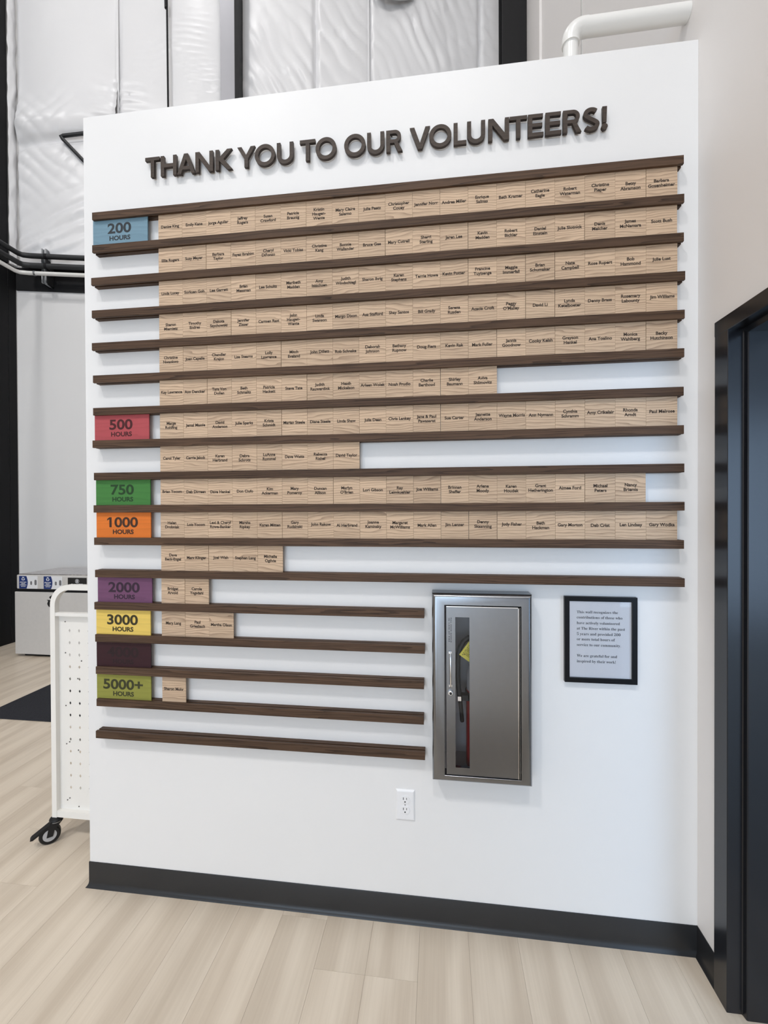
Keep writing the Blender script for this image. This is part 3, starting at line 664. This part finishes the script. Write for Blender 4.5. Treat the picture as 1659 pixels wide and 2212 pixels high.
# ------------------------------------------------------------------ recycling station
rs = empty('recycling_station', (-2.75, 2.82, 0)); tag(rs, 'grey steel three-stream recycling and landfill station by the far wall', 'recycling bin')
BY = 2.541
def rpart(name, bm, mat=BINM): return sub(obj(name, bm, mat), rs)
rpart('plinth', box(-3.41, -2.10, BY+.05, 3.05, 0, .035), STEELBLK)
rpart('body', box(-3.475, -2.05, BY, 3.08, .030, .702, .006))
rpart('gap_strip', box(-3.46, -2.06, BY+.012, 3.07, .702, .732), STEELBLK)
hood = rpart('hood', box(-3.455, -2.06, BY+.004, 3.08, .732, .885, .012))
rpart('top_plate', box(-3.44, -2.07, BY+.02, 3.07, .885, .892, .003), BINTOP)
def recycle(cx, cz, r, y0, y1):
    bm = bmesh.new()
    for k in range(3):
        a = math.radians(90+120*k)
        def P(rad, da): return (cx+r*rad*math.cos(a+math.radians(da)), cz+r*rad*math.sin(a+math.radians(da)))
        prism([P(.95, 42), P(1.0, 12), P(1.0, -12), P(.80, -40), P(1.08, -46), P(.52, -62), P(.30, -30), P(.48, -34), P(.52, -10), P(.52, 12), P(.50, 42)], y0, y1, bm)
    return bm
def label(x0, x1, z0, z1, kind):
    lb = obj('label', box(x0, x1, BY+.0015, BY+.0045, z0, z1), BLACKL if kind == 'landfill' else WHITEL); sub(lb, rs)
    def lp(name, me, mat, loc=(0, 0, 0)):
        o = obj(name, me, mat, lb); o.location = loc; return o
    wd, ht = x1-x0, z1-z0
    if kind == 'landfill':
        xc = (x0+x1)/2
        lp('emblem', fillshape([ring_(xc, z1-.036, .022, .022, 24), ring_(xc, z1-.036, .018, .018, 24)], BY+.0008, BY+.0012), WHITEL)
        lp('emblem', box(xc-.007, xc+.007, BY+.0006, BY+.0012, z1-.048, z1-.024), WHITEL)
        lp('lettering', text_mesh('landfill', .052, .018), WHITEL, (xc, BY+.0008, z0+ht*.36))
    else:
        pts = [(x0, z0), (x0+wd*.40, z0)]+[(x0+wd*(.40+.075*math.sin(math.pi*t/10)), z0+ht*t/10) for t in range(1, 10)]+[(x0+wd*.40, z1), (x0, z1)]
        lp('blue_field', prism(pts, BY+.0008, BY+.0014), BLUE)
        lp('emblem', recycle(x0+wd*.225, z1-.030, .021, BY+.0002, BY+.0007), WHITEL)
        lp('lettering', text_mesh('glass+cans\nplastic\ncontainers\ncartons', .0185, .022, line=.82, maxw=wd*.40), WHITEL, (x0+wd*.225, BY+.0005, z0+ht*.36))
        lp('picture', prism(arc(x0+wd*.66, z0+ht*.52, .011, 0, 180, 8)+arc(x0+wd*.66, z0+ht*.38, .011, 180, 360, 8), BY+.0008, BY+.0013), GREYL)
        lp('picture', prism(arc(x0+wd*.90, z0+ht*.62, .013, 0, 180, 8)+arc(x0+wd*.90, z0+ht*.38, .013, 180, 360, 8), BY+.0008, BY+.0013), GREYL)
label(-3.420, -3.200, .737, .872, 'recycle'); label(-3.124, -2.906, .737, .872, 'recycle'); label(-2.839, -2.619, .737, .862, 'landfill')
rpart('emblem', recycle(-3.015, .600, .072, BY-.001, BY+.001), BLACKL)

# ------------------------------------------------------------------ entrance mat
me = box(-2.412, -.95, 1.262, 3.0, 0, .008, .003)
tag(obj('floor_mat', me, MAT), 'charcoal woven floor mat behind the white cart', 'mat')

# ------------------------------------------------------------------ insulation, columns and services on the far wall
def folds(s, z, seeds):
    h = .03*mnoise.noise((s*.9, z*.7, 3.1))
    for (s0, z0, ang, sp, amp, reach) in seeds:
        dx, dz = s-s0, z-z0; r_ = math.hypot(dx, dz)
        if r_ > reach: continue
        f = (1-r_/reach)**1.3*min(1, r_/.08)
        t = dx*math.cos(ang)+dz*math.sin(ang)
        c = -dx*math.sin(ang)+dz*math.cos(ang)+.05*mnoise.noise((t*2, dx*3+s0, z0))
        h += amp*f*(abs(math.sin((c+.10*mnoise.noise((dx*1.7, dz*1.7, s0)))/sp))**.7)*max(0, .85+1.3*mnoise.noise((s*2.1, z*2.1, z0)))
    h += .003*mnoise.noise((s*3, z*2.2, .4))+.0012*mnoise.noise((s*12, z*6, 2.4))
    return h
def insul(s0, s1, z0, z1, nu, nv, seeds, bulge=.05, seams=(), crease=None):
    def fn(u, v):
        s, z = s0+(s1-s0)*u, z0+(z1-z0)*v
        o = .02+bulge*(4*u*(1-u))**.5*.6+folds(s, z, seeds)
        for sm in seams: o -= .045*math.exp(-((s-sm)/.03)**2)
        if crease: dz_ = z-crease[0]-crease[1]*s; o += .05*math.exp(-((dz_-.22)/.16)**2)-.06*math.exp(-(dz_/.05)**2)
        return bk(s, max(.006, o), z)
    me = grid(nu, nv, fn)
    o = obj('insulation_panel', me, VINYL, wb); smooth(o, 60); return o
D2 = math.radians
insul(.06, 1.20, 4.50, 9.0, 60, 200, [(.09, 5.9, D2(-40), .05, .022, .9), (.09, 4.9, D2(35), .05, .04, .8), (.4, 4.75, D2(30), .05, .04, .6), (.8, 5.1, D2(25), .06, .025, .7), (.09, 6.05, D2(48), .045, .03, .9), (1.2, 6.7, D2(5), .04, .014, .5), (1.2, 6.5, D2(-12), .035, .025, .5)], .10, (), (5.93, .19))
insul(1.20, 2.435, 4.50, 9.0, 70, 160, [(1.2, 6.6, D2(8), .035, .03, .6), (1.9, 7.2, D2(10), .025, .012, .8), (2.3, 6.8, D2(2), .02, .015, .5)], .05, (1.2,))
insul(2.69, 4.27, 4.50, 9.0, 90, 150, [(2.75, 6.9, D2(-60), .05, .02, 1.0), (3.9, 7.6, D2(-52), .06, .03, 1.4), (3.2, 7.1, D2(-60), .05, .02, .9)], .07, (3.6,))
insul(4.27, 6.05, 4.50, 9.0, 100, 150, [(4.55, 8.05, D2(-62), .045, .04, 1.5), (5.3, 8.0, D2(-70), .05, .03, 1.2), (5.9, 7.8, D2(-30), .04, .03, .7)], .07, (5.72, 4.28))
# narrow return strip in the corner, against the dark column
me = grid(10, 160, lambda u, v: Vector((XL+.03+.012*mnoise.noise((u*3, v*38, .5))+.02*math.sin(u*math.pi), 2.958+.105*u, 4.5+(9.0-4.5)*v)))
o = obj('insulation_panel', me, VINYL, wb); smooth(o, 60)
obj('taped_edge', bkb((2.437, 2.633, .004, .10, 4.5, ZC)), TAPE, wb)
for s in (1.20, 4.27): obj('seam_batten', bkb((s-.012, s+.012, .02, .035, 4.5, ZC)), VINYL, wb)
pt = obj('patch', grid(24, 12, lambda u, v: bk(4.585+.27*math.cos(u*2*math.pi)*v**.4, .19-.05*v**3+.012*mnoise.noise((u*6, v*5, 1)), 8.13+.125*math.sin(u*2*math.pi)*v**.4)), plain('patch_grey', (.42, .42, .43), .45, bump=.4, bscale=30, bdist=.01), wb); smooth(pt, 60)

def column(lab, s, z0=0):
    return None
# columns
sc_ = obj('steel_column', box(XL, XL+.02, 2.30, 2.955, 4.5, ZC), STEELBLK); tag(sc_, 'black steel column in the far left corner above the pipes', 'column', 'black steel columns')
sc_ = obj('steel_column', bkb((2.635, 2.690, .0, .22, 0, ZC)), STEELBLK); tag(sc_, 'slim black steel column dividing the white insulation', 'column', 'black steel columns')
sc_ = obj('steel_column', boxes([(1.735, 1.975, 3.00, 3.02, 0, ZC), (1.735, 1.975, 3.26, 3.28, 0, ZC), (1.848, 1.862, 3.02, 3.26, 0, ZC)]), STEELBLK); tag(sc_, 'broad black steel column above the words TEERS', 'column', 'black steel columns')
# hanging rod
rd = empty('hanging_rod', tuple(bk(1.815, .12, 5.0)))
tag(rd, 'thin dark vertical rod in front of the white insulation', 'rod')
sub(obj('rod', tube([bk(1.828, .12, 5.0), bk(1.800, .12, ZC-.02)], .011, 10), STEELBLK), rd)
sub(obj('coupler', tube([bk(1.8085, .12, 7.66), bk(1.8065, .12, 7.79)], .019, 10), STEELBLK), rd)
# pipes along the corner
def corner_pipe(z, xo, off, r, mat, lab):
    cp = bk(0, off, z)+BT*(xo/math.cos(BA)); 
    pts = [(XL+xo, -1.0, z), (XL+xo, cp.y-.06, z), (XL+xo+.02, cp.y-.018, z), tuple(cp+BT*.05), tuple(cp+BT*.1), tuple(bk(3.2, off, z))]
    o = obj('pipe', tube(pts, r, 14), mat); smooth(o, 50); tag(o, lab, 'pipe', 'pipes along the far wall'); return o
corner_pipe(4.546, .245, .21, .029, PIPEB, 'upper black insulated pipe on the far wall')
corner_pipe(4.434, .255, .21, .030, PIPEB, 'lower black insulated pipe on the far wall')
corner_pipe(4.330, .240, .24, .022, PIPEW, 'thin white pipe below the two black pipes')
br = empty('pipe_bracket', tuple(bk(.42, .0, 4.28))); tag(br, 'galvanized strut bracket holding the three pipes', 'bracket')
sub(obj('strut', bkb((.385, .400, .0, .16, 4.265, 4.665), (.425, .440, .0, .16, 4.265, 4.665), (.385, .440, .0, .135, 4.265, 4.665)), GALV), br)
for z, r in ((4.546, .032), (4.434, .033)):
    sub(obj('clamp', tube([bk(.455, .21, z), bk(.485, .21, z)], r, 14), STEELBLK), br)
sub(obj('clamp', tube([bk(.355, .24, 4.33), bk(.375, .24, 4.33)], .027, 14), GALV), br)
sub(obj('clamp_bolt', bkb((.462, .476, .135, .21, 4.36, 4.41), (.462, .476, .135, .21, 4.465, 4.52)), STEELBLK), br)
# black pipe bracket above
o = obj('bent_pipe', tube([bk(1.05, .12, 6.12), bk(.62, .12, 6.035), bk(.595, .12, 6.025), bk(.615, .12, 5.995), bk(.86, .12, 5.74)], .021, 12), PIPEB); smooth(o, 50)
tag(o, 'bent black pipe sticking out beside the top left of the display wall', 'pipe')
# white vent pipe rising out of the partition
vp = empty('vent_pipe', (1.572, .065, PH)); tag(vp, 'white plastic vent pipe bending out of the top of the display wall', 'pipe')
PY = .065; zc, rz = 3.368, .0305
o = obj('riser', tube([(1.5735, PY, PH-.0005), (1.5735, PY, zc-.055)], .0265, 24), PIPEW); smooth(o); sub(o, vp)
el = [(1.5735, PY, zc-.060), (1.5735, PY, zc-.045)]+[(1.5735+.045-.045*math.cos(math.radians(a)), PY, zc-.045+.045*math.sin(math.radians(a))) for a in range(10, 91, 10)]+[(1.632, PY, zc)]
o = obj('elbow', tube(el, .0315, 24), PIPEW); smooth(o, 35); sub(o, vp)
o = obj('run', tube([(1.632, PY, zc), (1.9795, PY, zc+.002)], .0305, 24), PIPEW); smooth(o); sub(o, vp)
# thin joint strip on the side wall behind the partition
struct(obj('trim_1', box(XR-.006, XR, 1.245, 1.262, 0, ZC), plain('joint_grey', (.55, .54, .52), .5)))
struct(obj('trim_2', box(XR-.02, XR, 2.35, 2.39, 0, ZC), PAINT_R))

bpy.data.objects.remove(_to)
bpy.data.curves.remove(_tc)
